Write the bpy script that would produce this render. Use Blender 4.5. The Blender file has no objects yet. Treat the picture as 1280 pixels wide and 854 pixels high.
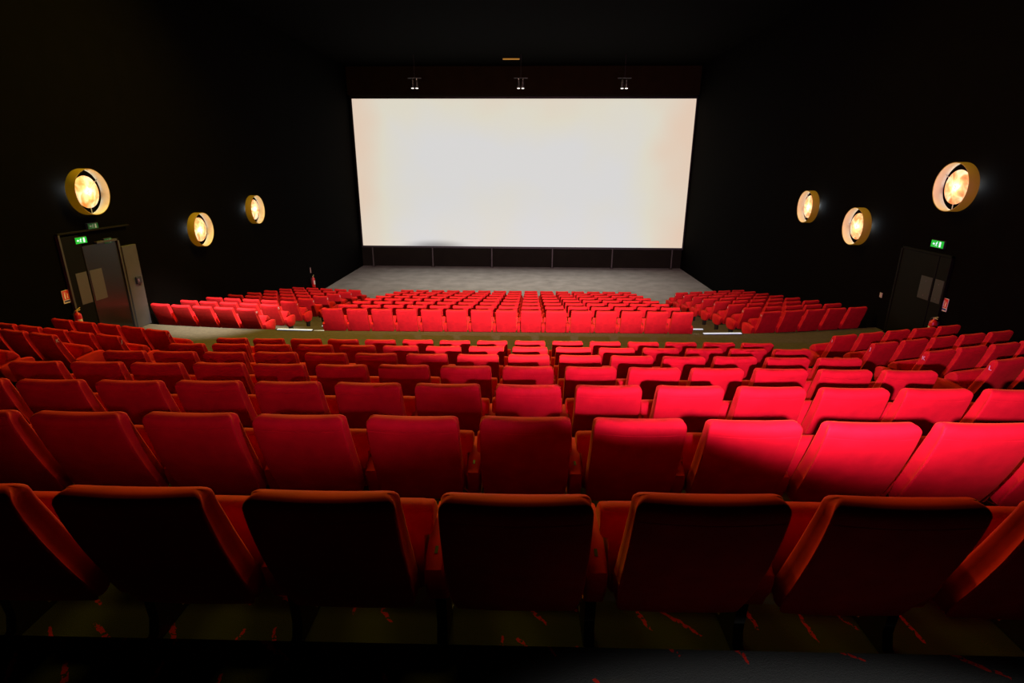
import bpy, bmesh, math, random
from mathutils import Vector, Matrix

random.seed(7)
C = bpy.context.scene.collection
D = bpy.data
PI = math.pi
CAMZ = 5.514            # camera height above the stage floor

# ------------------------------------------------------------------ camera
F, PT, YW, RL = 680.0, .3094, .0332, .0037
fw = Vector((-math.sin(YW)*math.cos(PT), math.cos(YW)*math.cos(PT), -math.sin(PT)))
rt = Vector((math.cos(YW), math.sin(YW), 0))
up = rt.cross(fw)
r2 = rt*math.cos(RL) + up*math.sin(RL)
u2 = -rt*math.sin(RL) + up*math.cos(RL)
cam = D.cameras.new('camera')
cam.sensor_width = 36
cam.lens = F/1280*36
cam.clip_end = 200
co = D.objects.new('camera', cam)
C.objects.link(co)
M = Matrix((r2, u2, -fw)).transposed().to_4x4()
M.translation = (0, 0, CAMZ)
co.matrix_world = M
bpy.context.scene.camera = co


def ray(x, y):
    return fw + r2*((x-640)/F) - u2*((y-427)/F)


def at(x, y, ax, v):
    """point of the hall seen in direction (x, y) on the plane coordinate[ax] = v (z relative to the camera)"""
    r = ray(x, y)
    return r*(v/r[ax])


def px(p):
    v = Vector(p) - Vector((0, 0, CAMZ))
    d = v.dot(fw)
    if d < .2:
        return None
    return (640 + F*v.dot(r2)/d, 427 - F*v.dot(u2)/d)


# ------------------------------------------------------------------ materials
def mat(name, col, rough=.6, metal=0., sheen=0., sheen_tint=(1, 1, 1), emit=None, es=0., noise=0., nscale=40., bump=0., spec=.5):
    m = D.materials.new(name)
    m.use_nodes = True
    nt = m.node_tree
    b = nt.nodes['Principled BSDF']
    b.inputs['Base Color'].default_value = (*col, 1)
    b.inputs['Roughness'].default_value = rough
    b.inputs['Metallic'].default_value = metal
    b.inputs['Specular IOR Level'].default_value = spec
    if sheen:
        b.inputs['Sheen Weight'].default_value = sheen
        b.inputs['Sheen Roughness'].default_value = .32
        b.inputs['Sheen Tint'].default_value = (*sheen_tint, 1)
    if emit:
        b.inputs['Emission Color'].default_value = (*emit, 1)
        b.inputs['Emission Strength'].default_value = es
    if noise or bump:
        tc = nt.nodes.new('ShaderNodeTexCoord')
        n = nt.nodes.new('ShaderNodeTexNoise')
        n.inputs['Scale'].default_value = nscale
        n.inputs['Detail'].default_value = 5
        nt.links.new(tc.outputs['Object'], n.inputs['Vector'])
        if noise:
            rp = nt.nodes.new('ShaderNodeMapRange')
            rp.inputs[1].default_value = .25
            rp.inputs[2].default_value = .75
            rp.inputs[3].default_value = 1-noise
            rp.inputs[4].default_value = 1+noise
            nt.links.new(n.outputs['Fac'], rp.inputs[0])
            mx = nt.nodes.new('ShaderNodeVectorMath')
            mx.operation = 'SCALE'
            mx.inputs[0].default_value = col
            nt.links.new(rp.outputs[0], mx.inputs['Scale'])
            nt.links.new(mx.outputs[0], b.inputs['Base Color'])
        if bump:
            bp = nt.nodes.new('ShaderNodeBump')
            bp.inputs['Strength'].default_value = bump
            bp.inputs['Distance'].default_value = .01
            nt.links.new(n.outputs['Fac'], bp.inputs['Height'])
            nt.links.new(bp.outputs[0], b.inputs['Normal'])
    return m


VELVET = mat('red_velvet', (.58, .011, .014), .75, sheen=.24, sheen_tint=(1, .42, .03), noise=.16, nscale=9, bump=.06, spec=.16)
BLACKM = mat('black_metal', (.012, .011, .010), .5)
TAGM = mat('dark_tag', (.02, .018, .015), .4)
WHITEP = mat('white_print', (.75, .72, .65), .6)
WALLM = mat('black_wall_fabric', (.0018, .0014, .0009), .95, noise=.2, nscale=3, spec=.03)
CEILM = mat('black_ceiling', (.0018, .0012, .0005), .95, noise=.2, nscale=2, spec=.03)
HEADM = mat('brown_bulkhead', (.022, .015, .003), .8, noise=.2, nscale=2, spec=.1)
PANELM = mat('dark_brown_panel', (.008, .0065, .003), .8, noise=.2, nscale=2, spec=.1)
AISLEM = mat('olive_grey_carpet', (.080, .068, .040), .95, noise=.18, nscale=14, bump=.2, spec=.1)
STAGEM = mat('grey_stage_carpet', (.27, .255, .225), .95, noise=.22, nscale=1.6, bump=.15, spec=.1)
DOORM = mat('black_gloss_door', (.014, .013, .012), .26, noise=.15, nscale=4, spec=.38)
DOOR2M = mat('dark_olive_door', (.0045, .0048, .002), .6, noise=.15, nscale=3, spec=.06)
FRAMEM = mat('grey_door_trim', (.045, .042, .036), .55, noise=.1, nscale=6)
JAMBM = mat('grey_jamb_panel', (.055, .051, .044), .6, noise=.12, nscale=5)
PLATEM = mat('brushed_push_plate', (.085, .08, .072), .5, metal=.2)
GOLDM = mat('gold_shade_outside', (.30, .19, .02), .6, emit=(.80, .45, .0), es=.085)
CREAMM = mat('cream_shade_inside', (.80, .68, .46), .7)
SPOKEM = mat('pale_spoke', (.6, .58, .5), .4, metal=.5)
CHROME = mat('chrome', (.6, .6, .6), .25, metal=1)
REDP = mat('extinguisher_red', (.55, .012, .008), .35)
SIGNRED = mat('sign_red', (.62, .025, .02), .5)
SIGNWHITE = mat('sign_white', (.72, .66, .55), .5)
SIGNBLUE = mat('sign_blue', (.04, .05, .20), .5)
BRASSM = mat('brass', (.75, .55, .2), .35, metal=.8)
GREENE = mat('exit_green_lit', (.0, .3, .03), .5, emit=(.004, .62, .03), es=.62)
GREEND = mat('exit_green_dim', (.0, .08, .02), .5, emit=(.003, .25, .03), es=.12)
WHITEE = mat('exit_white_lit', (.6, .7, .75), .5, emit=(.65, .8, 1), es=.9)
WHITED = mat('exit_white_dim', (.3, .35, .38), .5, emit=(.5, .6, .8), es=.10)
STRIPM = mat('step_strip_lit', (.6, .7, .8), .5, emit=(.62, .74, .92), es=.58)
AMBERE = mat('amber_slot_lit', (.4, .2, .03), .5, emit=(.5, .22, .03), es=.6)
BULBE = mat('spot_bulb_lit', (.8, .8, .8), .5, emit=(1, .95, .85), es=1.6)


def carpet_mat():
    m = mat('black_carpet_red_strokes', (.026, .0265, .0265), .95, bump=.35, nscale=220, spec=.1)
    nt = m.node_tree
    b = nt.nodes['Principled BSDF']
    N = nt.nodes.new
    L = nt.links.new
    tc = N('ShaderNodeTexCoord')
    wn = N('ShaderNodeTexNoise'); wn.inputs['Scale'].default_value = 28; wn.inputs['Detail'].default_value = 3
    L(tc.outputs['Object'], wn.inputs['Vector'])
    wsub = N('ShaderNodeVectorMath'); wsub.operation = 'SUBTRACT'; wsub.inputs[1].default_value = (.5, .5, .5)
    L(wn.outputs['Color'], wsub.inputs[0])
    wsc = N('ShaderNodeVectorMath'); wsc.operation = 'SCALE'; wsc.inputs['Scale'].default_value = .03
    L(wsub.outputs[0], wsc.inputs[0])
    wadd = N('ShaderNodeVectorMath'); wadd.operation = 'ADD'
    L(tc.outputs['Object'], wadd.inputs[0]); L(wsc.outputs[0], wadd.inputs[1])
    sc = N('ShaderNodeVectorMath'); sc.operation = 'SCALE'; sc.inputs['Scale'].default_value = 4.4
    L(wadd.outputs[0], sc.inputs[0])
    fl = N('ShaderNodeVectorMath'); fl.operation = 'MULTIPLY_ADD'; fl.inputs[1].default_value = (1, 1, 1); fl.inputs[2].default_value = (.2, .42, 0)
    L(sc.outputs[0], fl.inputs[0])
    vo = N('ShaderNodeTexVoronoi'); vo.voronoi_dimensions = '2D'; vo.inputs['Scale'].default_value = 1; vo.inputs['Randomness'].default_value = .8
    L(fl.outputs[0], vo.inputs['Vector'])
    d = N('ShaderNodeVectorMath'); d.operation = 'SUBTRACT'
    L(fl.outputs[0], d.inputs[0]); L(vo.outputs['Position'], d.inputs[1])
    sepc = N('ShaderNodeSeparateColor'); L(vo.outputs['Color'], sepc.inputs[0])
    ang = N('ShaderNodeMath'); ang.operation = 'MULTIPLY_ADD'; ang.inputs[1].default_value = 1.3; ang.inputs[2].default_value = .35
    L(sepc.outputs[0], ang.inputs[0])
    rot = N('ShaderNodeVectorRotate'); rot.rotation_type = 'Z_AXIS'
    L(d.outputs[0], rot.inputs['Vector']); L(ang.outputs[0], rot.inputs['Angle'])
    sp = N('ShaderNodeSeparateXYZ'); L(rot.outputs[0], sp.inputs[0])
    ax = N('ShaderNodeMath'); ax.operation = 'ABSOLUTE'; L(sp.outputs[0], ax.inputs[0])
    ay = N('ShaderNodeMath'); ay.operation = 'ABSOLUTE'; L(sp.outputs[1], ay.inputs[0])
    tap = N('ShaderNodeMath'); tap.operation = 'MULTIPLY_ADD'; tap.inputs[1].default_value = -.05; tap.inputs[2].default_value = .046
    L(ax.outputs[0], tap.inputs[0])
    lt = N('ShaderNodeMath'); lt.operation = 'LESS_THAN'; L(ay.outputs[0], lt.inputs[0]); L(tap.outputs[0], lt.inputs[1])
    lx = N('ShaderNodeMath'); lx.operation = 'LESS_THAN'; lx.inputs[1].default_value = .46; L(ax.outputs[0], lx.inputs[0])
    keep = N('ShaderNodeMath'); keep.operation = 'LESS_THAN'; keep.inputs[1].default_value = .66; L(sepc.outputs[1], keep.inputs[0])
    m1 = N('ShaderNodeMath'); m1.operation = 'MULTIPLY'; L(lt.outputs[0], m1.inputs[0]); L(lx.outputs[0], m1.inputs[1])
    m2 = N('ShaderNodeMath'); m2.operation = 'MULTIPLY'; L(m1.outputs[0], m2.inputs[0]); L(keep.outputs[0], m2.inputs[1])
    g = N('ShaderNodeTexNoise'); g.inputs['Scale'].default_value = 60; L(tc.outputs['Object'], g.inputs['Vector'])
    gg = N('ShaderNodeMath'); gg.operation = 'GREATER_THAN'; gg.inputs[1].default_value = .43; L(g.outputs['Fac'], gg.inputs[0])
    m3 = N('ShaderNodeMath'); m3.operation = 'MULTIPLY'; L(m2.outputs[0], m3.inputs[0]); L(gg.outputs[0], m3.inputs[1])
    mix = N('ShaderNodeMix'); mix.data_type = 'RGBA'
    L(m3.outputs[0], mix.inputs[0])
    mix.inputs[6].default_value = (.026, .0265, .0265, 1)
    mix.inputs[7].default_value = (.33, .012, .008, 1)
    L(mix.outputs[2], b.inputs['Base Color'])
    return m


CARPETM = carpet_mat()


def screen_mat():
    m = D.materials.new('lit_projection_screen')
    m.use_nodes = True
    nt = m.node_tree
    N = nt.nodes.new
    L = nt.links.new
    b = nt.nodes['Principled BSDF']
    b.inputs['Base Color'].default_value = (.06, .06, .06, 1)
    b.inputs['Roughness'].default_value = .9
    tc = N('ShaderNodeTexCoord')
    n = N('ShaderNodeTexNoise'); n.inputs['Scale'].default_value = .22; n.inputs['Detail'].default_value = 2
    L(tc.outputs['Object'], n.inputs['Vector'])
    s = N('ShaderNodeSeparateXYZ'); L(tc.outputs['Object'], s.inputs[0])
    ax = N('ShaderNodeMath'); ax.operation = 'ABSOLUTE'; L(s.outputs[0], ax.inputs[0])
    e1 = N('ShaderNodeMapRange'); e1.interpolation_type = 'SMOOTHSTEP'
    e1.inputs[1].default_value = 5.2; e1.inputs[2].default_value = 9.8; L(ax.outputs[0], e1.inputs[0])
    e2 = N('ShaderNodeMapRange'); e2.interpolation_type = 'SMOOTHSTEP'
    e2.inputs[1].default_value = .6; e2.inputs[2].default_value = 4.1; L(s.outputs[2], e2.inputs[0])
    e2m = N('ShaderNodeMath'); e2m.operation = 'MULTIPLY'; e2m.inputs[1].default_value = .55; L(e2.outputs[0], e2m.inputs[0])
    mx = N('ShaderNodeMath'); mx.operation = 'MAXIMUM'; L(e1.outputs[0], mx.inputs[0]); L(e2m.outputs[0], mx.inputs[1])
    ns = N('ShaderNodeMath'); ns.operation = 'MULTIPLY_ADD'; ns.inputs[1].default_value = 1.1; ns.inputs[2].default_value = -.55
    L(n.outputs['Fac'], ns.inputs[0])
    ad = N('ShaderNodeMath'); ad.operation = 'ADD'; ad.use_clamp = True; L(mx.outputs[0], ad.inputs[0]); L(ns.outputs[0], ad.inputs[1])
    cr = N('ShaderNodeValToRGB')
    cr.color_ramp.elements[0].position = 0; cr.color_ramp.elements[0].color = (.72, .715, .705, 1)
    cr.color_ramp.elements[1].position = 1; cr.color_ramp.elements[1].color = (.80, .62, .48, 1)
    e = cr.color_ramp.elements.new(.45); e.color = (.76, .72, .60, 1)
    L(ad.outputs[0], cr.inputs[0])
    # emission dimmed in a soft ellipse low on the left of the screen
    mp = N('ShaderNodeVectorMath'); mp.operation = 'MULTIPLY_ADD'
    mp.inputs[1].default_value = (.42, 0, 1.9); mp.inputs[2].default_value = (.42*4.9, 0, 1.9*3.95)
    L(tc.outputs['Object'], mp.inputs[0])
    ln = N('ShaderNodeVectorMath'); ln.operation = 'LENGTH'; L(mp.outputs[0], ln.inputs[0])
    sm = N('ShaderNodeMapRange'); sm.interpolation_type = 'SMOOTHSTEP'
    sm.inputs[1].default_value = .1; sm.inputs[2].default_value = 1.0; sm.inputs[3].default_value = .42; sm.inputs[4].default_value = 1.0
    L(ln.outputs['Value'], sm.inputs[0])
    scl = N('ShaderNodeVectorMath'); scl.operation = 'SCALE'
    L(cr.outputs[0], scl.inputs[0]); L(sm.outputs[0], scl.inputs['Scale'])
    L(scl.outputs[0], b.inputs['Emission Color'])
    b.inputs['Emission Strength'].default_value = .94
    return m


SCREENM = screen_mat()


def disc_mat():
    m = D.materials.new('lit_marbled_glass')
    m.use_nodes = True
    nt = m.node_tree
    N = nt.nodes.new
    L = nt.links.new
    b = nt.nodes['Principled BSDF']
    b.inputs['Base Color'].default_value = (.7, .4, .2, 1)
    tc = N('ShaderNodeTexCoord')
    oi = N('ShaderNodeObjectInfo')
    ad = N('ShaderNodeVectorMath'); ad.operation = 'ADD'
    L(tc.outputs['Object'], ad.inputs[0]); L(oi.outputs['Location'], ad.inputs[1])
    n = N('ShaderNodeTexNoise'); n.inputs['Scale'].default_value = 4.5; n.inputs['Detail'].default_value = 6
    n.inputs['Distortion'].default_value = 1.2
    L(ad.outputs[0], n.inputs['Vector'])
    cr = N('ShaderNodeValToRGB')
    el = cr.color_ramp.elements
    el[0].position = .26; el[0].color = (.10, .02, .004, 1)
    el[1].position = .62; el[1].color = (1.25, 1.05, .72, 1)
    a = el.new(.38); a.color = (.85, .24, .05, 1)
    a = el.new(.50); a.color = (1.0, .62, .28, 1)
    L(n.outputs['Fac'], cr.inputs[0])
    L(cr.outputs[0], b.inputs['Emission Color'])
    b.inputs['Emission Strength'].default_value = .72
    return m


DISCM = disc_mat()


# ------------------------------------------------------------------ mesh helpers
def link_mesh(name, bm, m, parent=None, loc=None, rotz=None, smooth=True, sharp=35):
    me = D.meshes.new(name)
    bmesh.ops.recalc_face_normals(bm, faces=bm.faces)
    bm.to_mesh(me)
    bm.free()
    me.materials.append(m)
    if smooth:
        for p in me.polygons:
            p.use_smooth = True
        me.set_sharp_from_angle(angle=math.radians(sharp))
    o = D.objects.new(name, me)
    C.objects.link(o)
    if parent:
        o.parent = parent
    if loc is not None:
        o.location = loc
    if rotz is not None:
        o.rotation_euler = (0, 0, rotz)
    return o


def tag(o, label=None, cat=None, group=None, kind=None):
    if label:
        o['label'] = label
    if cat:
        o['category'] = cat
    if group:
        o['group'] = group
    if kind:
        o['kind'] = kind
    return o


def thing(name, label, cat, loc, rotz=0, group=None):
    o = D.objects.new(name, None)
    o.empty_display_size = .1
    C.objects.link(o)
    o.location = loc
    o.rotation_euler = (0, 0, rotz)
    return tag(o, label, cat, group)


def box(bm, x0, x1, y0, y1, z0, z1):
    v = [bm.verts.new(p) for p in ((x0, y0, z0), (x1, y0, z0), (x1, y1, z0), (x0, y1, z0), (x0, y0, z1), (x1, y0, z1), (x1, y1, z1), (x0, y1, z1))]
    fs = []
    for f in ((0, 3, 2, 1), (4, 5, 6, 7), (0, 1, 5, 4), (1, 2, 6, 5), (2, 3, 7, 6), (3, 0, 4, 7)):
        fs.append(bm.faces.new([v[i] for i in f]))
    return fs


def box_bm(*a, bevel=0., seg=2):
    bm = bmesh.new()
    box(bm, *a)
    if bevel:
        bmesh.ops.bevel(bm, geom=bm.edges[:], offset=bevel, segments=seg, profile=.5, affect='EDGES')
    return bm


def prism(bm, pts, axis, a0, a1):
    """extrude polygon pts (2D) along axis index from a0 to a1"""
    def mk(p, a):
        q = list(p)
        q.insert(axis, a)
        return bm.verts.new(q)
    A = [mk(p, a0) for p in pts]
    B = [mk(p, a1) for p in pts]
    n = len(pts)
    bm.faces.new(A)
    bm.faces.new(B[::-1])
    for i in range(n):
        bm.faces.new((A[i], B[i], B[(i+1) % n], A[(i+1) % n]))


def tube(bm, p0, p1, r0, r1=None, seg=16, caps=True):
    r1 = r0 if r1 is None else r1
    p0 = Vector(p0); p1 = Vector(p1)
    z = (p1-p0).normalized()
    x = z.orthogonal().normalized()
    y = z.cross(x)
    A = [bm.verts.new(p0+(x*math.cos(2*PI*i/seg)+y*math.sin(2*PI*i/seg))*r0) for i in range(seg)]
    B = [bm.verts.new(p1+(x*math.cos(2*PI*i/seg)+y*math.sin(2*PI*i/seg))*r1) for i in range(seg)]
    for i in range(seg):
        bm.faces.new((A[i], A[(i+1) % seg], B[(i+1) % seg], B[i]))
    if caps:
        bm.faces.new(A[::-1]); bm.faces.new(B)


def lathe(bm, prof, seg=40, axis='x', close=False):
    """profile of (along, radius) revolved about an axis"""
    rings = []
    for a, r in prof:
        ring = []
        for i in range(seg):
            t = 2*PI*i/seg
            c, s = r*math.cos(t), r*math.sin(t)
            ring.append(bm.verts.new((a, c, s) if axis == 'x' else (c, s, a)))
        rings.append(ring)
    n = len(rings)
    for j in range(n if close else n-1):
        A, B = rings[j], rings[(j+1) % n]
        for i in range(seg):
            bm.faces.new((A[i], A[(i+1) % seg], B[(i+1) % seg], B[i]))
    return rings


def interp(tab, t):
    for (a, va), (b, vb) in zip(tab, tab[1:]):
        if t <= b:
            k = (t-a)/(b-a) if b > a else 0
            k = max(0, min(1, k))
            return va+(vb-va)*k
    return tab[-1][1]


# ------------------------------------------------------------------ the cinema seat (origin on the floor below the top edge of the backrest, facing +y)
SH = .95
BACK_Y = [(.31, .168), (.36, .150), (.42, .122), (.50, .084), (.60, .042), (.70, .004), (.82, -.034), (.90, -.053), (.95, -.050)]
FRONT_Y = [(.31, .225), (.36, .255), (.42, .242), (.50, .202), (.60, .158), (.70, .116), (.82, .070), (.90, .040), (.95, .036)]
HALF_W = [(.31, .222), (.36, .238), (.45, .246), (.60, .2475), (.80, .246), (.95, .2435)]


def backrest_bm(n_z=15, nc=3):
    bm = bmesh.new()
    lv = []
    for a in (90, 55, 25):                                     # rounded lower edge
        t = math.radians(a)
        lv.append((.335-.025*math.sin(t), .03*(1-math.cos(t)), .035*(1-math.cos(t)), 0, 0))
    zt, R = SH, .040
    zs = [.335+(zt-R-.335)*i/n_z for i in range(n_z+1)]
    zs += [.868, .873, .878]
    for z in sorted(zs):
        lv.append((z, 0, 0, .0018 if abs(z-.873) < .001 else 0, (z-.335)/(zt-.335)))
    for a in (18, 36, 54, 72, 90):                             # rounded top edge
        t = math.radians(a)
        lv.append((zt-R+R*math.sin(t), .042*(1-math.cos(t)), .046*(1-math.cos(t)), 0, 1))
    rings = []
    for z, ins_y, ins_x, groove, k in lv:
        yb, yf, w = interp(BACK_Y, z)+ins_y, interp(FRONT_Y, z)-ins_y, interp(HALF_W, z)-ins_x
        th = yf-yb
        rb, rf = min(.009, th*.4), min(.022, th*.4)
        pts = []
        nx = 9
        for i in range(nx):                                    # back face, left to right
            s = -1+2*i/(nx-1)
            x = s*(w-rb)
            pts.append((x, yb-.006*(1-s*s)*(1 if z < .9 else .4)+groove*(1 if abs(s) < .95 else .4)))
        for i in range(1, nc+1):
            t = -PI/2+PI/2*i/nc
            pts.append((w-rb+rb*math.cos(t), yb+rb+rb*math.sin(t)))
        for sf, sd in ((.16, .009), (.36, .011), (.60, .006)):
            pts.append((w-sd*(1 if z < .9 else .5), yb+th*sf))
        for i in range(nc):
            t = PI/2*i/nc
            pts.append((w-rf+rf*math.cos(t), yf-rf+rf*math.sin(t)))
        for i in range(nx):
            s = 1-2*i/(nx-1)
            pts.append((s*(w-rf), yf+.010*(1-s*s)))
        for i in range(1, nc+1):
            t = PI/2+PI/2*i/nc
            pts.append((-w+rf+rf*math.cos(t), yf-rf+rf*math.sin(t)))
        for sf, sd in ((.60, .006), (.36, .011), (.16, .009)):
            pts.append((-w+sd*(1 if z < .9 else .5), yb+th*sf))
        for i in range(nc):
            t = PI+PI/2*i/nc
            pts.append((-w+rb+rb*math.cos(t), yb+rb+rb*math.sin(t)))
        ring = []
        for x, y in pts:
            dip = .014*max(0, 1-(x/.235)**2)*max(0, k-.55)/.45
            ring.append(bm.verts.new((x, y, z-dip)))
        rings.append(ring)
    n = len(rings[0])
    for A, B in zip(rings, rings[1:]):
        for i in range(n):
            bm.faces.new((A[i], A[(i+1) % n], B[(i+1) % n], B[i]))
    bm.faces.new(rings[0][::-1])
    # top cap as strips between back half and front half
    top = rings[-1]
    bm.faces.new(top)
    bmesh.ops.triangulate(bm, faces=[f for f in bm.faces if len(f.verts) > 4])
    return bm


def cushion_bm():
    """tip-up seat pan, folded up in front of the backrest: a fat wedge with wide lobes above the armrests"""
    bm = bmesh.new()
    P = [(.235, .355), (.262, .46), (.292, .58), (.312, .650), (.335, .672), (.372, .674), (.410, .652), (.455, .590), (.490, .520), (.492, .455), (.455, .390), (.380, .345), (.30, .335)]
    prism(bm, P, 0, -.256, .256)
    U = [(.288, .566), (.310, .650), (.335, .671), (.371, .673), (.408, .651), (.452, .591), (.458, .566)]
    prism(bm, U, 0, -.289, .289)
    bmesh.ops.bevel(bm, geom=[e for e in bm.edges if abs(e.verts[0].co.x-e.verts[1].co.x) < 1e-5], offset=.020, segments=3, profile=.6, affect='EDGES')
    return bm


def armrest_bm():
    bm = bmesh.new()
    P = [(.165, .500), (.22, .515), (.30, .531), (.42, .544), (.52, .540), (.570, .528), (.590, .495), (.588, .40), (.572, .330), (.530, .275), (.44, .250), (.28, .262), (.215, .32),
         (.185, .40), (.165, .46)]
    prism(bm, P, 0, -.037, .037)
    bmesh.ops.bevel(bm, geom=[e for e in bm.edges if abs(e.verts[0].co.x-e.verts[1].co.x) < 1e-5], offset=.012, segments=2, profile=.6, affect='EDGES')
    return bm


def leg_bm():
    bm = bmesh.new()
    P = [(.29, .272), (.46, .262), (.43, .10), (.45, .03), (.52, .012), (.52, 0), (.22, 0), (.22, .012), (.29, .03), (.31, .10)]
    prism(bm, P, 0, -.022, .022)
    bmesh.ops.bevel(bm, geom=[e for e in bm.edges if abs(e.verts[0].co.x-e.verts[1].co.x) < 1e-5], offset=.004, segments=1, affect='EDGES')
    return bm


def proto(name, bm, m, sharp=40):
    o = link_mesh(name, bm, m, sharp=sharp)
    me = o.data
    D.objects.remove(o)
    return me


ME_BACK = proto('backrest', backrest_bm(), VELVET, 60)
ME_CUSH = proto('seat_cushion', cushion_bm(), VELVET, 60)
ME_ARM = proto('armrest', armrest_bm(), VELVET, 60)
ME_LEG = proto('leg', leg_bm(), BLACKM)
ME_TAG = proto('number_tag', box_bm(-.0065, .0065, -.018, .018, 0, .002, bevel=.0008, seg=1), TAGM)


def letter_mesh(ch, size=.075):
    cu = D.curves.new('letter', 'FONT')
    cu.body = ch
    cu.size = size
    cu.extrude = .001
    cu.align_x = 'CENTER'
    cu.align_y = 'CENTER'
    o = D.objects.new('letter', cu)
    C.objects.link(o)
    dg = bpy.context.evaluated_depsgraph_get()
    me = D.meshes.new_from_object(o.evaluated_get(dg))
    D.objects.remove(o)
    D.curves.remove(cu)
    me.materials.clear()
    me.materials.append(WHITEP)
    return me


LETTERS = {}


def child(name, me, parent, loc=(0, 0, 0), rot=(0, 0, 0)):
    o = D.objects.new(name, me)
    C.objects.link(o)
    o.parent = parent
    o.location = loc
    o.rotation_euler = rot
    return o


N_SEATS = 0


def seat(x, y, zfloor, rotz, label, group, pitch=.605, arms='L', tagged=False, letter=None, letter_side=1):
    """arms: which armrests belong to this seat (L, R or both)"""
    global N_SEATS
    s = thing('cinema_chair', label, 'chair', (x, y, zfloor+CAMZ), rotz+random.uniform(-.006, .006), group)
    N_SEATS += 1
    ti = random.uniform(-.016, .016)
    b = child('backrest', ME_BACK, s, (0, -.6*ti*.3, 0), (ti*.5, random.uniform(-.004, .004), 0))
    c = child('seat_cushion', ME_CUSH, s, (0, 0, random.uniform(-.008, .006)))
    for k, sx in (('L', -1), ('R', 1)):
        if k in arms:
            a = child('armrest', ME_ARM, s, (sx*pitch/2, 0, 0))
            child('leg', ME_LEG, s, (sx*pitch/2, 0, 0))
            if tagged:
                child('number_tag', ME_TAG, a, (0, .250, .5225), (.21, 0, 0))
    if letter:
        if letter not in LETTERS:
            LETTERS[letter] = letter_mesh(letter)
        z = .845
        yy = .008
        l = child('row_letter', LETTERS[letter], b, (letter_side*.2505, yy, z), (PI/2, 0, letter_side*PI/2))
        l['label'] = 'small white letter ' + letter + ' on the side of the backrest'
    return s


ORD = ['first', 'second', 'third', 'fourth', 'fifth', 'sixth', 'seventh', 'eighth', 'ninth', 'tenth', 'eleventh', 'twelfth', 'thirteenth', 'fourteenth', 'fifteenth', 'sixteenth']


def in_view(x, y, zf, rot=0, margin=3):
    """does any bit of a seat standing there fall inside the frame"""
    c, s = math.cos(rot), math.sin(rot)
    for lx in (-.25, .25):
        for ly, lz in ((0, .95), (.1, .95), (.6, .55), (.12, .4), (.3, .7)):
            p = px((x+c*lx-s*ly, y+s*lx+c*ly, zf+CAMZ+lz))
            if p and -margin < p[0] < 1280+margin and p[1] < 854+margin:
                return True
    return False


SL = .013                                   # the rows are turned by this against the camera's frame
YB, DYB, ZB, DZB = 1.511, 1.138, -.988, .276
XB = [-.036, -.015, -.004, -.006, .0, .010, .012]
PB = [.618, .605, .604, .603, .603, .603, .604]
YFR, DYF, ZF, DZF = 12.709, 8.068/7, -3.262, 1.302/7
XF = -.566
AISLE = -3.765

# rear centre block, seven rows of fifteen (those in the picture)
ROWN = ['the nearest row', 'the second nearest row', 'the third nearest row', 'the fourth nearest row', 'the fifth nearest row', 'the sixth nearest row', 'the seventh nearest row']
for k in range(7):
    cols = []
    for i in range(-8, 7):
        x = XB[k]+i*PB[k]
        y = YB+k*DYB+SL*x
        zf = ZB-k*DZB-SH
        if in_view(x, y, zf, SL):
            cols.append((i, x, y, zf))
    for n, (i, x, y, zf) in enumerate(cols):
        lab = 'red velvet seat, %s from left in %s of rear centre block' % (ORD[n], ROWN[k])
        if n == len(cols)-1:
            lab = 'red velvet seat at the right end of %s of rear centre block' % ROWN[k]
        seat(x, y, zf, SL, lab, 'red seats in the rear centre block', PB[k], 'LR' if i == 6 or n == len(cols)-1 else 'L', tagged=k < 2)

# front centre block, eight rows of fifteen
FROW = ['back row', 'second row', 'third row', 'fourth row', 'fifth row', 'sixth row', 'seventh row', 'front row']
for k in range(8):
    for i in range(-7, 8):
        x = XF+i*.605+.125*k/7
        x = XF+(.0 if k == 0 else 0)+i*.605
        y = YFR+k*DYF+SL*(x-XF)*.6
        zf = ZF-k*DZF-SH
        n = i+7
        if k == 0:
            lab = 'red velvet seat, %s from left, back row of the front centre block' % ORD[n]
        elif k == 7:
            lab = 'red velvet seat, %s from left, row nearest the screen, front centre block' % ORD[n]
        else:
            lab = 'red velvet seat, %s from left, %s from the back, front centre block' % (ORD[n], FROW[k])
        seat(x, y, zf, SL*.6, lab, 'red seats in the front centre block', .605, 'LR' if i == 7 else 'L')

# rear side blocks; the aisle seat's outer back corner and the direction of the row
SIDE_R = math.atan(.31)
SIDE_L = -math.atan(.262)
RIGHT = [('I', (5.46, 9.52), .618, -2.85, 5), ('J', (5.47, 8.44), .6286, -2.644, 5), ('K', (5.42, 7.24), .612, -2.368, 5), ('L', (5.36, 6.10), .61, -2.092, 5)]
LEFT = [('I', (-7.07, 9.43), .600, -2.85, 5), ('J', (-7.18, 8.41), .602, -2.644, 5), ('K', (-7.47, 7.57), .602, -2.368, 5), ('L', (-7.55, 6.45), .602, -2.092, 5)]


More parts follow.
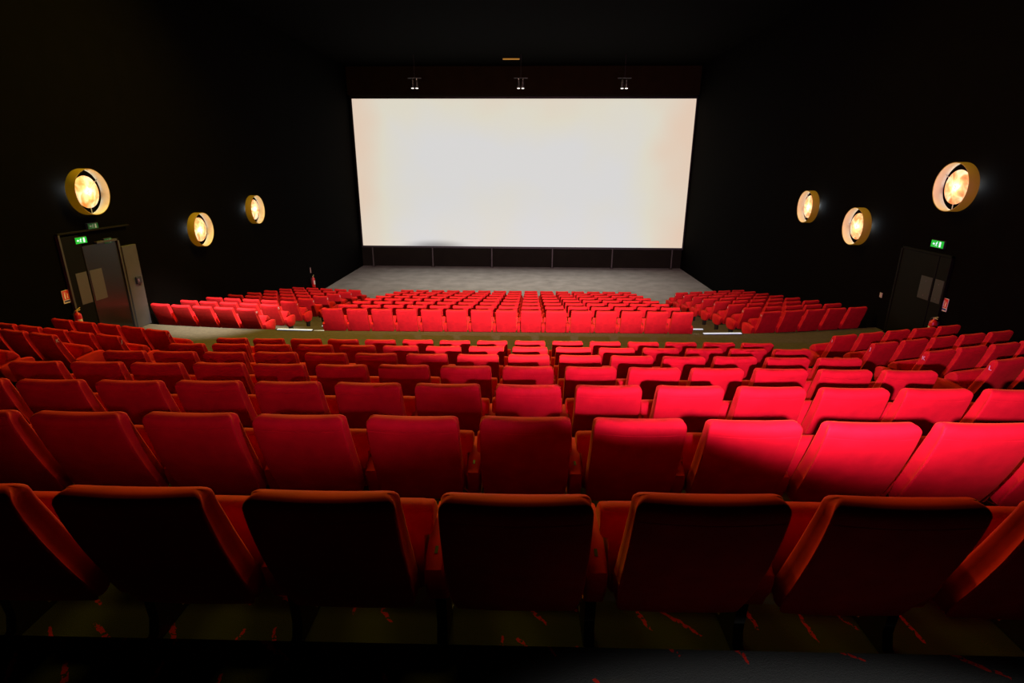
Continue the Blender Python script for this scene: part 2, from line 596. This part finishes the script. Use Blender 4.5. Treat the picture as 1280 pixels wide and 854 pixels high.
def side_rows(rows, rot, sgn, block, group, rownames):
    for r, (ch, cor, pitch, zt, n) in enumerate(rows):
        if isinstance(rot, (list, tuple)):
            a = rot[r]
        else:
            a = rot
        dx, dy = math.cos(a), math.sin(a)
        cx, cy = cor[0]+.245*dx, cor[1]+.245*dy
        for j in range(n):
            x, y = cx+sgn*j*pitch*dx, cy+sgn*j*pitch*dy
            zf = zt-SH
            if not in_view(x, y, zf, a):
                continue
            if x < -9.38 or x > 8.40:
                continue
            if j == 0:
                lab = 'red velvet seat on the aisle, %s, %s block' % (rownames[r], block)
            else:
                lab = 'red velvet seat, %s from the aisle, %s, %s block' % (ORD[j], rownames[r], block)
            arms = ('R' if sgn < 0 else 'L')
            last = j == n-1
            seat(x, y, zf, a, lab, group, pitch, 'LR' if last else arms, letter=ch if j == 0 else None, letter_side=1 if sgn < 0 else -1)


RN = ['foremost row', 'second row from the front', 'third row from the front', 'fourth row from the front']
side_rows(RIGHT, SIDE_R, 1, 'rear right', 'red seats in the rear right block', RN)
side_rows(LEFT, SIDE_L, -1, 'rear left', 'red seats in the rear left block', RN)

# front side blocks, eight rows of five
FLC = [(296.5, 384.5), (325.8, 381), (351, 377), (373.4, 373.7), (392, 371), (408, 368.5), (422.5, 364.8), (436, 361.7)]
FRC = [(953, 389.5), (929.7, 385.2), (909.5, 382.6), (893.5, 379.6), (880.5, 376), (866.5, 371.8), (857.5, 368.5), (845, 365.6)]
FLW, FRW = [], []
fl, fr = [], []
pL0, pL7 = at(*FLC[0], 2, ZF), at(*FLC[7], 2, ZF-7*DZF)
pR0, pR7 = at(*FRC[0], 2, ZF), at(*FRC[7], 2, ZF-7*DZF)
for k in range(8):
    t = k/7
    fl.append((chr(72-k), (pL0.x+(pL7.x-pL0.x)*t, pL0.y+(pL7.y-pL0.y)*t), .600, ZF-k*DZF, 5))
    fr.append((chr(72-k), (pR0.x+(pR7.x-pR0.x)*t, pR0.y+(pR7.y-pR0.y)*t), .602, ZF-k*DZF, 5))
FROT_L = -math.atan(.150)
FROT_R = math.atan(.235)
RF = ['back row', 'second row from back', 'third row from back', 'fourth row from back', 'fifth row from back', 'sixth row from back', 'seventh row from back', 'row nearest the screen']
side_rows(fl, FROT_L, -1, 'front left', 'red seats in the front left block', RF)
side_rows(fr, FROT_R, 1, 'front right', 'red seats in the front right block', RF)
print('SEATS', N_SEATS, 'front corners', [tuple(round(v, 2) for v in f[1]) for f in fl], [tuple(round(v, 2) for v in f[1]) for f in fr])

# ------------------------------------------------------------------ room shell
XL, XR, YN, YFAR, ZTOP = -9.62, 8.64, -3.2, 31.5, 5.0     # z relative to the camera


def xl(y):
    return XL-.0095*(y-12)


def riser(k, front=False):
    """polyline of a step edge, from the left wall to the right wall"""
    if not front:
        yc = YB+k*DYB+.04
        yr = {4: 6.10, 5: 7.24, 6: 8.44, 7: 9.52}.get(k, 6.10-1.12*(4-k))
        yl = {4: 6.45, 5: 7.57, 6: 8.41, 7: 9.43}.get(k, 6.45-1.12*(4-k))
        p = [(-10.2, yl+.02+.262*2.9), (-7.0, yl+.0), (-5.35, yc+SL*-5), (4.15, yc+SL*4), (5.45, yr+.03), (9.2, yr+.03+.31*3.75)]
    else:
        if k == 0:
            return [(-10.2, 12.92), (-8.85, 12.70), (-7.1, 12.50), (-4.93, 12.42), (3.95, 12.55), (5.4, 12.66), (6.9, 12.95), (9.2, 13.49)]
        yc = YFR+k*DYF+.04
        l, r = fl[k][1], fr[k][1]
        p = [(-10.2, l[1]+.04+.150*(10.2+l[0])), (l[0]+.45, l[1]-.03), (-5.35, yc-.03), (4.2, yc+.03), (r[0], r[1]+.04), (9.2, r[1]+.04+.235*(9.2-r[0]))]
    return p


def strip_between(bm, lo, hi, z):
    """level floor between two polylines (same number of points not needed)"""
    pts = [(x, y, z+CAMZ) for x, y in lo]+[(x, y, z+CAMZ) for x, y in reversed(hi)]
    f = bm.faces.new([bm.verts.new(p) for p in pts])
    return f


def riser_face(bm, pl, z0, z1):
    A = [bm.verts.new((x, y, z0+CAMZ)) for x, y in pl]
    B = [bm.verts.new((x, y, z1+CAMZ)) for x, y in pl]
    for i in range(len(pl)-1):
        bm.faces.new((A[i], A[i+1], B[i+1], B[i]))


# raked floor of the rear block, black carpet with red brush strokes
bm = bmesh.new()
fl0 = ZB-SH
prev = [(-10.2, YN), (9.2, YN)]
for k in range(0, 8):
    r = riser(k)
    z = fl0-(k-1)*DZB
    strip_between(bm, prev, r, z)
    riser_face(bm, r, z, AISLE if k == 7 else z-DZB)
    prev = r
bmesh.ops.triangulate(bm, faces=bm.faces[:])
o = link_mesh('floor', bm, CARPETM, smooth=False)
tag(o, kind='structure')
# cross aisle
bm = bmesh.new()
r0 = riser(0, True)
strip_between(bm, prev, r0, AISLE)
riser_face(bm, r0, AISLE, ZF-SH)
prev = r0
for k in range(1, 8):
    r = riser(k, True)
    strip_between(bm, prev, r, ZF-SH-(k-1)*DZF)
    riser_face(bm, r, ZF-SH-(k-1)*DZF, ZF-SH-k*DZF)
    prev = r
edge = [(-10.2, 22.6), (9.2, 22.9)]
strip_between(bm, prev, edge, ZF-SH-7*DZF)
bmesh.ops.triangulate(bm, faces=bm.faces[:])
o = link_mesh('floor', bm, AISLEM, smooth=False)
tag(o, kind='structure')
bm = bmesh.new()
strip_between(bm, edge, [(-10.2, YFAR+.2), (9.2, YFAR+.2)], ZF-SH-7*DZF)
o = link_mesh('floor', bm, STAGEM, smooth=False)
tag(o, kind='structure')
STAGE = ZF-SH-7*DZF

# walls with thickness
bm = bmesh.new()
prism(bm, [(xl(YN), YN-.3), (xl(YFAR+.3), YFAR+.3), (xl(YFAR)-.4, YFAR+.3), (xl(YN)-.4, YN-.3)], 2, -.4, ZTOP+CAMZ)
tag(link_mesh('wall_left', bm, WALLM, smooth=False), kind='structure')
tag(link_mesh('wall_right', box_bm(XR, XR+.4, YN-.3, YFAR+.3, -.4, ZTOP+CAMZ), WALLM, smooth=False), kind='structure')
tag(link_mesh('wall_screen', box_bm(-10.3, 9.1, YFAR, YFAR+.3, -.4, ZTOP+CAMZ), PANELM, smooth=False), kind='structure')
tag(link_mesh('wall_rear', box_bm(-10.0, 9.1, YN-.3, YN, -.4, ZTOP+CAMZ), WALLM, smooth=False), kind='structure')
tag(link_mesh('ceiling', box_bm(-10.3, 9.1, YN-.3, YFAR+.3, ZTOP+CAMZ, ZTOP+CAMZ+.3), CEILM, smooth=False), kind='structure')
# black bulkhead over the screen
tag(link_mesh('trim_1', box_bm(-9.78, XR, 31.05, YFAR, CAMZ+3.62, CAMZ+ZTOP), HEADM, smooth=False), kind='structure')

# ------------------------------------------------------------------ the screen
SX, SY, SZ, SW, SHH = -.536, 31.22, -.416+CAMZ, 18.18, 7.76
scr = thing('cinema_screen', 'huge blank white cinema screen filling the far wall', 'screen', (SX, SY, SZ))
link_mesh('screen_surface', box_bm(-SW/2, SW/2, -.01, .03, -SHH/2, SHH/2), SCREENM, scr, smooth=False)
bm = bmesh.new()
w, h = SW/2, SHH/2
box(bm, -w-.07, -w, -.05, .08, -h-.10, h+.10)
box(bm, w, w+.07, -.05, .08, -h-.10, h+.10)
box(bm, -w, w, -.05, .08, h, h+.10)
box(bm, -w, w, -.05, .08, -h-.10, -h)
f = link_mesh('screen_frame', bm, BLACKM, scr, smooth=False)
f['label'] = 'thin black border of the screen'
POSTN = ['leftmost of six', 'second of six from the left', 'third of six from the left', 'fourth of six from the left', 'fifth of six from the left', 'rightmost of six']
POSTM = mat('dark_post', (.045, .04, .026), .6)
for i, x in enumerate((-9.12, -5.64, -2.22, 1.26, 4.67, 8.05)):
    p = thing('support_post', 'thin dark post under the screen, ' + POSTN[i], 'post', (x, 31.3, STAGE+CAMZ), 0, 'posts carrying the screen')
    link_mesh('shaft', box_bm(-.035, .035, -.035, .035, .02, 1.12, bevel=.006, seg=1), POSTM, p, smooth=False)
    link_mesh('foot_plate', box_bm(-.10, .10, -.08, .08, 0, .02, bevel=.004, seg=1), POSTM, p, smooth=False)

# ------------------------------------------------------------------ ceiling spots over the screen front
for i, (px_, lab) in enumerate(((518, 'left of three small twin spotlights hanging above the screen'), (651, 'middle of three small twin spotlights hanging above the screen'),
                                (781, 'right of three small twin spotlights hanging above the screen'))):
    q = at(px_, 97, 1, 28.0)
    s = thing('ceiling_spotlight', lab, 'spotlight', (q.x, 28.0, CAMZ+ZTOP), 0, 'spotlights over the stage')
    drop = ZTOP-q.z
    bm = bmesh.new()
    tube(bm, (0, 0, 0), (0, 0, -drop), .018, seg=10)
    link_mesh('drop_rod', bm, BLACKM, s)
    link_mesh('mount_bar', box_bm(-.32, .32, -.04, .04, -drop-.03, -drop, bevel=.006, seg=1), FRAMEM, s)
    for dx in (-.10, .10):
        bm = bmesh.new()
        tube(bm, (dx, 0, -drop-.03), (dx, 0, -drop-.12), .02, seg=10)
        tube(bm, (dx, 0, -drop-.10), (dx, -.03, -drop-.46), .065, .075, seg=20)
        hd = link_mesh('lamp_head', bm, CHROME, s)
        bm = bmesh.new()
        tube(bm, (dx, -.03, -drop-.455), (dx, -.031, -drop-.475), .06, seg=20)
        link_mesh('bulb', bm, BULBE, hd)
q = at(639, 74, 2, ZTOP-.03)
sl = thing('ceiling_slot_light', 'thin amber slot light in the dark ceiling above the screen', 'ceiling light', (q.x, q.y, q.z+CAMZ))
link_mesh('housing', box_bm(-.43, .43, -.05, .05, 0, .035, bevel=.006, seg=1), BLACKM, sl, smooth=False)
link_mesh('diffuser', box_bm(-.40, .40, -.058, .03, -.02, .026), AMBERE, sl, smooth=False)

# ------------------------------------------------------------------ round wall lamps
def wall_lamp(px_, py_, side, lab, ph):
    wx = XL if side < 0 else XR
    q = at(px_, py_, 0, wx-side*.15)
    if side < 0:
        wx = xl(q.y)
        q = at(px_, py_, 0, wx+.15)
    s = thing('wall_lamp', lab, 'wall lamp', (wx, q.y, q.z+CAMZ), 0 if side < 0 else PI, 'round wall lamps')
    R, g, dpt = .465, .05, .25
    bm = bmesh.new()
    lathe(bm, [(g, R), (g, R+.012), (dpt, R+.012), (dpt+.006, R+.006), (dpt, R)], seg=64)
    sh = link_mesh('drum_shade', bm, GOLDM, s, sharp=50)
    sh['label'] = 'gold outside of the lamp drum'
    bm = bmesh.new()
    lathe(bm, [(g, R), (g+.05, R-.004), (dpt-.05, R-.004), (dpt, R-.002), (dpt, R)], seg=64)
    ln = link_mesh('shade_lining', bm, CREAMM, s, sharp=50)
    ln['label'] = 'cream inside of the lamp drum'
    # marbled glass bowl
    bm = bmesh.new()
    pr = [(.10, 0.001), (.10, .30), (.104, .325), (.112, .335), (.122, .325), (.135, .27), (.148, .18), (.156, .09), (.158, .001)]
    lathe(bm, pr, seg=48)
    d = link_mesh('glass_disc', bm, DISCM, s, sharp=60)
    bm = bmesh.new()
    lathe(bm, [(.157, .001), (.162, .03), (.172, .022), (.176, .001)], seg=16)
    link_mesh('centre_knob', bm, BRASSM, d)
    bm = bmesh.new()
    lathe(bm, [(0, .001), (0, .30), (.012, .30), (.016, .29), (.016, .001)], seg=40)
    link_mesh('wall_plate', bm, BLACKM, s, sharp=50)
    for a in (.6, .6+2*PI/3, .6+4*PI/3):
        bm = bmesh.new()
        c, sn = math.cos(a+ph), math.sin(a+ph)
        tube(bm, (.11, .32*c, .32*sn), (.10, R*c, R*sn), .008, seg=8)
        link_mesh('spoke', bm, SPOKEM, s)
    bm = bmesh.new()
    tube(bm, (.0, 0, 0), (.11, 0, 0), .03, seg=16)
    link_mesh('stem', bm, BLACKM, s)
    lt = D.lights.new('lamp_glow', 'POINT')
    lt.energy = 11
    lt.color = (.75, .9, 1)
    lt.shadow_soft_size = .03
    lo = D.objects.new('lamp_glow', lt)
    C.objects.link(lo)
    lo.location = (wx-side*.06, q.y-.30, q.z+CAMZ+.05)
    l2 = D.lights.new('lamp_front_glow', 'POINT')
    l2.energy = 4.5
    l2.color = (1, .78, .48)
    l2.shadow_soft_size = .05
    lo = D.objects.new('lamp_front_glow', l2)
    C.objects.link(lo)
    lo.location = (wx-side*.23, q.y, q.z+CAMZ)


wall_lamp(110.5, 240, -1, 'round gold drum wall lamp above the left double door', 0)
wall_lamp(251, 287, -1, 'lowest round drum wall lamp on the left wall, between the two others', 1.1)
wall_lamp(319, 262, -1, 'smallest round drum wall lamp on the left wall, nearest the screen', 2.3)
wall_lamp(1194, 234, 1, 'round gold drum wall lamp above the right exit door', 2.0)
wall_lamp(1070.5, 283, 1, 'lowest round drum wall lamp on the right wall, between the two others', .4)
wall_lamp(1010, 258.5, 1, 'smallest round drum wall lamp on the right wall, nearest the screen', 1.6)

# ------------------------------------------------------------------ left double door (in the wall plane, looking along +x)
def yl_(px_, py_, off=0.):
    q = at(px_, py_, 0, XL+off)
    return q.y, q.z


WX = xl(11.8)
door = D.objects.new('door_1', None)
C.objects.link(door)
door.location = (WX, 11.6, AISLE+CAMZ)
tag(door, 'black double door with pale push plates in the left wall', 'door', kind='structure')
DH = 2.13                                                   # door leaf height
HF = 2.42                                                   # frame head height


def dbox(name, y0, y1, z0, z1, x0, x1, m, parent=door, bevel=.004):
    return link_mesh(name, box_bm(x0, x1, y0-11.6, y1-11.6, z0, z1, bevel=bevel, seg=1), m, parent, smooth=False)


lf = dbox('door_leaf', 10.84, 11.335, .01, DH+.24, .0, .045, DOOR2M)
rtleaf = dbox('door_leaf', 11.36, 12.36, .01, DH, .0, .045, DOORM)
dbox('frame_post', 10.79, 10.84, 0, HF, 0, .07, FRAMEM)
dbox('frame_post', 11.337, 11.357, 0, DH+.2, 0, .052, PANELM)
dbox('frame_head', 10.79, 12.85, HF, HF+.035, 0, .07, PANELM)
dbox('frame_post', 12.36, 12.42, 0, DH+.05, 0, .075, FRAMEM)
dbox('frame_head', 11.75, 12.42, DH, DH+.05, 0, .075, FRAMEM)
dbox('jamb_panel', 12.42, 12.90, 0, 1.98, 0, .10, JAMBM, bevel=.01)
pz0, pz1 = .93, 1.60
for (y0, y1) in ((11.02, 11.315), (11.40, 11.75)):
    pl = dbox('push_plate', y0, y1, pz0, pz1, .045, .05, PLATEM, bevel=.0015)
    pl['label'] = 'pale metal push plate'
hb = dbox('lock_box', 12.63, 12.80, 1.05, 1.22, .10, .15, BLACKM, bevel=.012)
hr = dbox('keyhole_ring', 12.66, 12.69, 1.10, 1.17, .15, .157, CHROME, hb, bevel=.003)


# ------------------------------------------------------------------ right double door
door2 = D.objects.new('door_2', None)
C.objects.link(door2)
yr0 = at(1183, 346, 0, XR).y
door2.location = (XR, 11.8, AISLE+CAMZ)
door2.rotation_euler = (0, 0, 0)
tag(door2, 'dim dark double door with grey push plates in the right wall', 'door', kind='structure')


def rbox(name, y0, y1, z0, z1, x0, x1, m, parent=door2, bevel=.004):
    return link_mesh(name, box_bm(-x1, -x0, y0-11.8, y1-11.8, z0, z1, bevel=bevel, seg=1), m, parent, smooth=False)


PLATE2M = mat('olive_push_plate', (.035, .036, .022), .5, metal=.2)
DR = 2.03
rbox('door_leaf', 11.395, 11.71, .01, DR, 0, .045, DOOR2M)
rbox('door_leaf', 11.73, 12.90, .01, DR, 0, .045, DOOR2M)
rbox('frame_post', 11.368, 11.393, 0, DR+.05, 0, .06, DOOR2M)
rbox('frame_post', 12.90, 12.96, 0, DR+.05, 0, .06, DOOR2M)
rbox('frame_head', 11.368, 12.96, DR, DR+.05, 0, .06, DOOR2M)
for y_lo, y_hi in ((11.43, 11.69), (11.77, 12.12)):
    pl = rbox('push_plate', y_lo, y_hi, 1.06, 1.55, .045, .05, PLATE2M, bevel=.0015)
    for zz in (1.14, 1.45):
        rbox('plate_screw', (y_lo+y_hi)/2-.012, (y_lo+y_hi)/2+.012, zz-.012, zz+.012, .05, .056, PLATEM, pl, bevel=.002)


# ------------------------------------------------------------------ exit signs
def ell(bm, c, rx, rz, x, n=14):
    bm.faces.new([bm.verts.new((x, c[0]+rx*math.cos(2*PI*i/n), c[1]+rz*math.sin(2*PI*i/n))) for i in range(n)])


def poly(bm, pts, x):
    bm.faces.new([bm.verts.new((x, a, b)) for a, b in pts])


def limb(bm, a, b, w, x):
    a = Vector(a); b = Vector(b)
    d = (b-a).normalized()
    n = Vector((-d.y, d.x))*w/2
    poly(bm, [tuple(a+n), tuple(b+n), tuple(b-n), tuple(a-n)], x)


def exit_sign(px_, py_, side, lab, w, h, mg, mw, group=None):
    wx = XL if side < 0 else XR
    q = at(px_, py_, 0, wx-side*.03)
    if side < 0:
        wx = xl(q.y)
    s = thing('exit_sign', lab, 'exit sign', (wx, q.y, q.z+CAMZ), 0 if side < 0 else PI, group)
    link_mesh('housing', box_bm(0, .05, -w/2-.012, w/2+.012, -h/2-.012, h/2+.012, bevel=.005, seg=1), BLACKM, s, smooth=False)
    pn = link_mesh('lit_panel', box_bm(.05, .056, -w/2, w/2, -h/2, h/2), mg, s, smooth=False)
    bm = bmesh.new()
    X = .0575
    u = h
    o_ = -.10*u
    ell(bm, (o_+.06*u, .30*u), .075*u, .075*u, X)            # running man
    limb(bm, (o_+.02*u, .22*u), (o_-.06*u, -.05*u), .13*u, X)
    limb(bm, (o_+.02*u, .19*u), (o_+.18*u, .06*u), .06*u, X)
    limb(bm, (o_-.02*u, .18*u), (o_-.20*u, .10*u), .06*u, X)
    limb(bm, (o_-.05*u, -.05*u), (o_+.10*u, -.18*u), .07*u, X)
    limb(bm, (o_+.10*u, -.18*u), (o_+.06*u, -.36*u), .07*u, X)
    limb(bm, (o_-.07*u, -.05*u), (o_-.16*u, -.22*u), .07*u, X)
    limb(bm, (o_-.16*u, -.22*u), (o_-.32*u, -.24*u), .07*u, X)
    poly(bm, [(.42*u, -.38*u), (.78*u, -.38*u), (.78*u, .38*u), (.42*u, .38*u)], X)      # doorway
    poly(bm, [(-.95*u, 0), (-.70*u, .22*u), (-.70*u, -.22*u)], X)                        # arrow
    poly(bm, [(-.72*u, -.07*u), (-.45*u, -.07*u), (-.45*u, .07*u), (-.72*u, .07*u)], X)
    r = bmesh.ops.extrude_face_region(bm, geom=bm.faces[:])
    for e in r['geom']:
        if isinstance(e, bmesh.types.BMVert):
            e.co.x -= .0012
    link_mesh('pictogram', bm, mw, pn, smooth=False)
    return s


exit_sign(99.7, 300.5, -1, 'bright green exit sign on the frame of the left double door', .30, .125, GREENE, WHITEE)
exit_sign(134, 301, -1, 'dim green exit sign over the right leaf of the left double door', .22, .10, GREEND, WHITED)
exit_sign(115, 282.5, -1, 'faint green exit sign just under the large left wall lamp', .28, .11, GREEND, WHITED)
exit_sign(1173, 305.3, 1, 'bright green exit sign above the right double door', .36, .14, GREENE, WHITEE)


# ------------------------------------------------------------------ fire extinguishers and their signs
def ext_sign(px_, py_, side, lab, w=.17, h=.27):
    wx = XL if side < 0 else XR
    q = at(px_, py_, 0, wx)
    if side < 0:
        wx = xl(q.y)
    s = thing('extinguisher_sign', lab, 'safety sign', (wx, q.y, q.z+CAMZ), 0 if side < 0 else PI, 'fire extinguisher signs')
    link_mesh('backing', box_bm(0, .008, -w/2, w/2, -h/2, h/2), SIGNWHITE, s, smooth=False)
    link_mesh('red_field', box_bm(.008, .010, -w/2+.008, w/2-.008, -h/2+.075, h/2-.008), SIGNRED, s, smooth=False)
    link_mesh('blue_band', box_bm(.008, .010, -w/2+.02, w/2-.012, -h/2+.022, -h/2+.058), SIGNBLUE, s, smooth=False)
    bm = bmesh.new()
    X = .0115
    poly(bm, [(-.045, -.045), (-.012, -.045), (-.012, .055), (-.020, .070), (-.037, .070), (-.045, .055)], X)
    limb(bm, (-.030, .068), (-.030, .085), .010, X)
    limb(bm, (-.046, .088), (-.004, .088), .008, X)
    limb(bm, (-.004, .086), (.004, .055), .007, X)
    poly(bm, [(.020, -.04), (.045, -.04), (.040, .0), (.048, .045), (.034, .075), (.026, .04), (.016, .01)], X)
    r = bmesh.ops.extrude_face_region(bm, geom=bm.faces[:])
    for e in r['geom']:
        if isinstance(e, bmesh.types.BMVert):
            e.co.x -= .0012
    link_mesh('pictogram', bm, SIGNWHITE, s, smooth=False)
    return s


ext_sign(81.5, 371, -1, 'small red fire extinguisher sign left of the left double door')
ext_sign(1181, 381, 1, 'small red fire extinguisher sign beside the right double door')


def extinguisher(p, side, lab, sc=1.0, rot=0):
    s = thing('fire_extinguisher', lab, 'fire extinguisher', p, rot, 'fire extinguishers on the walls')
    bm = bmesh.new()
    lathe(bm, [(0, .001), (0, .068*sc), (.012*sc, .075*sc), (.40*sc, .075*sc), (.44*sc, .066*sc), (.465*sc, .045*sc), (.48*sc, .022*sc), (.49*sc, .02*sc), (.49*sc, .001)], seg=24, axis='z')
    link_mesh('cylinder', bm, REDP, s, sharp=50)
    bm = bmesh.new()
    tube(bm, (0, 0, .488*sc), (0, 0, .525*sc), .024*sc, seg=12)
    v = link_mesh('valve', bm, BRASSM, s)
    bm = bmesh.new()
    tube(bm, (0, 0, .52*sc), (.11*sc, 0, .56*sc), .010*sc, seg=8)
    tube(bm, (0, 0, .51*sc), (.10*sc, 0, .515*sc), .009*sc, seg=8)
    link_mesh('handle', bm, BRASSM, s)
    bm = bmesh.new()
    pts = [(-.02, 0, .51), (-.07, 0, .50), (-.10, 0, .44), (-.10, 0, .28), (-.09, 0, .18)]
    for a, b in zip(pts, pts[1:]):
        tube(bm, [c*sc for c in a], [c*sc for c in b], .011*sc, seg=8)
    link_mesh('hose', bm, BLACKM, s)
    lb = bmesh.new()
    for i in range(8):
        pass
    n = 8
    A = []
    B = []
    for i in range(n+1):
        t = -1.9-(i/n-.5)*1.3
        A.append(lb.verts.new((.0765*sc*math.cos(t), .0765*sc*math.sin(t), .16*sc)))
        B.append(lb.verts.new((.0765*sc*math.cos(t), .0765*sc*math.sin(t), .34*sc)))
    for i in range(n):
        lb.faces.new((A[i], A[i+1], B[i+1], B[i]))
    link_mesh('paper_label', lb, SIGNWHITE, s)
    link_mesh('wall_bracket', box_bm(-.035*sc, .035*sc, .07*sc, .105*sc, .18*sc, .44*sc, bevel=.004, seg=1), BLACKM, s, smooth=False)
    return s


q = at(97, 393, 0, XL+.13)
extinguisher((xl(q.y)+.105, q.y, q.z+CAMZ-.44), -1, 'red fire extinguisher with brass valve left of the left double door', 1, PI/2)
q = at(1167, 402, 0, XR-.105)
extinguisher((XR-.105, q.y, q.z+CAMZ-.44), 1, 'red fire extinguisher with pale valve under the right door sign', 1, -PI/2)
q = at(392.5, 353, 0, -9.72+.12)
e3 = extinguisher((xl(q.y)+.105, q.y, q.z+CAMZ-.25), -1, 'tiny red fire extinguisher on the left wall beside the stage', 1.0, PI/2)
q2 = at(388.4, 338, 0, -9.71)
ws = thing('wall_notice', 'tiny pale notice strip on the left wall above the far extinguisher', 'sign', (xl(q2.y), q2.y, q2.z+CAMZ))
link_mesh('board', box_bm(0, .012, -.06, .06, -.13, .13, bevel=.003, seg=1), BLACKM, ws, smooth=False)
link_mesh('notice_sheet', box_bm(.012, .014, -.045, .045, -.11, .11), mat('notice_pink', (.40, .22, .18), .6), ws, smooth=False)
q3 = at(1100.5, 369, 0, XR-.02)
sw = thing('light_switch', 'small pale light switch on the right wall past the exit door', 'switch', (XR, q3.y, q3.z+CAMZ), PI)
link_mesh('switch_plate', box_bm(0, .012, -.05, .05, -.06, .06, bevel=.003, seg=1), mat('switch_cream', (.35, .3, .2), .5), sw, smooth=False)
link_mesh('rocker', box_bm(.012, .018, -.022, .022, -.03, .03, bevel=.002, seg=1), mat('switch_cream_light', (.45, .4, .3), .5), sw, smooth=False)

# ------------------------------------------------------------------ step edge light strips in the two front aisles
def step_strip(x0, x1, pl, z, lab):
    def y_at(x):
        for (a, ya), (b, yb) in zip(pl, pl[1:]):
            if a <= x <= b:
                return ya+(yb-ya)*(x-a)/(b-a)
        return pl[-1][1]
    y0, y1 = y_at(x0), y_at(x1)
    a = math.atan2(y1-y0, x1-x0)
    L_ = math.hypot(x1-x0, y1-y0)
    s = thing('step_light', lab, 'step light', ((x0+x1)/2, (y0+y1)/2-.03, z+CAMZ), a, 'lit step edges')
    link_mesh('nosing', box_bm(-L_/2-.02, L_/2+.02, -.05, .045, 0, .014, bevel=.003, seg=1), BLACKM, s, smooth=False)
    link_mesh('light_strip', box_bm(-L_/2, L_/2, -.046, .03, .014, .032, bevel=.003, seg=1), STRIPM, s, smooth=False)


ST = ['top', 'second', 'third']
for k in range(3):
    r = riser(k, True)
    z = AISLE if k == 0 else ZF-SH-(k-1)*DZF
    step_strip(-6.09+.05*k, -5.23, r, z, 'pale lit step edge, %s step of the front left aisle' % ST[k])
    step_strip(4.14+.05*k, 5.05-.05*k, r, z, 'pale lit step edge, %s step of the front right aisle' % ST[k])

# ------------------------------------------------------------------ lights
def spot(name, loc, target, energy, half, blend, col=(1, 1, 1), size=.05):
    l = D.lights.new(name, 'SPOT')
    l.energy = energy
    l.spot_size = math.radians(half*2)
    l.spot_blend = blend
    l.color = col
    l.shadow_soft_size = size
    o = D.objects.new(name, l)
    C.objects.link(o)
    o.location = Vector(loc)+Vector((0, 0, CAMZ))
    d = Vector(target)-Vector(loc)
    o.rotation_euler = d.to_track_quat('-Z', 'Y').to_euler()
    return o


def area(name, loc, target, energy, sx, sy, col):
    l = D.lights.new(name, 'AREA')
    l.shape = 'RECTANGLE'
    l.size = sx
    l.size_y = sy
    l.energy = energy
    l.color = col
    o = D.objects.new(name, l)
    C.objects.link(o)
    o.location = Vector(loc)+Vector((0, 0, CAMZ))
    d = Vector(target)-Vector(loc)
    o.rotation_euler = d.to_track_quat('-Z', 'Y').to_euler()
    return o


def aim(az, el, r=10):
    a, e = math.radians(az), math.radians(el)
    return (r*math.cos(e)*math.sin(a), r*math.cos(e)*math.cos(a), r*math.sin(e))


LP = (.66, 1.05, -.55)                                         # the photographer's lamp, held out in front of the camera


def ladd(az, el):
    t = aim(az, el)
    return (LP[0]+t[0], LP[1]+t[1], LP[2]+t[2])


LC = (1, .30, 1.0)
o = spot('lamp_forward', LP, ladd(-5, -10.2), 14000, 8.5, 1.0, (1, .68, .85), .025)
o.scale = (3.8, 1, 1)
o = spot('lamp_right', LP, ladd(27, 1), 2100, 32, 1.0, LC, .025)
o.scale = (1.8, 1, 1)
o = spot('lamp_left', LP, ladd(-36, 0), 180, 28, 1.0, LC, .025)
o.scale = (1.6, 1, 1)
o = spot('lamp_middle_fill', LP, ladd(0, -13), 620, 16, 1.0, LC, .025)  # fill beam added to soften the edge of the right beam
o.scale = (1.8, 1, 1)
# ceiling spot over the left end of the cross aisle
spot('aisle_spot', (-5.4, 9.2, 4.2), (-8.1, 13.5, -3.7), 13000, 12.5, .8, (1, .93, 1), .1)
# warm house lights in the ceiling
area('house_light', (-4.5, 14.5, 4.9), (-4.5, 9.0, -3), 880, 2.5, .5, (1, .72, .05))
area('house_light', (3.5, 14.5, 4.9), (3.0, 9.0, -3), 170, 2.5, .5, (1, .72, .05))
area('house_light', (-1, 8.5, 4.9), (-1, 3.4, -2), 150, 2.5, .5, (1, .74, .05))
area('front_house_light', (-.5, 15.5, 4.9), (-.5, 17.5, -4), 500, 8, .5, (1, .60, .40))
# unseen fill spot added low behind the camera to brighten the step
o = spot('step_fill', (.95, -.5, -.6), (.95, 1.38, -1.80), 240, 5.6, .5, (1, .97, .93), .04)
o.scale = (6, 1, 1)
# the three spots over the stage
for px_ in (518, 651, 781):
    q = at(px_, 97, 1, 28.0)
    spot('stage_spot', (q.x, 27.9, q.z-.55), (q.x*.85, 25.3, STAGE), 1300, 40, 1.0, (1, .95, .86), .05)

w = D.worlds.new('world')
w.use_nodes = True
w.node_tree.nodes['Background'].inputs[0].default_value = (0, 0, 0, 1)
w.node_tree.nodes['Background'].inputs[1].default_value = 0
sc = bpy.context.scene
sc.world = w
sc.view_settings.view_transform = 'Standard'
sc.view_settings.look = 'None'
sc.view_settings.exposure = 0
sc.view_settings.gamma = 1
sc.view_settings.use_curve_mapping = False
sc.cycles.max_bounces = 5
sc.cycles.diffuse_bounces = 3
sc.cycles.sample_clamp_indirect = 3
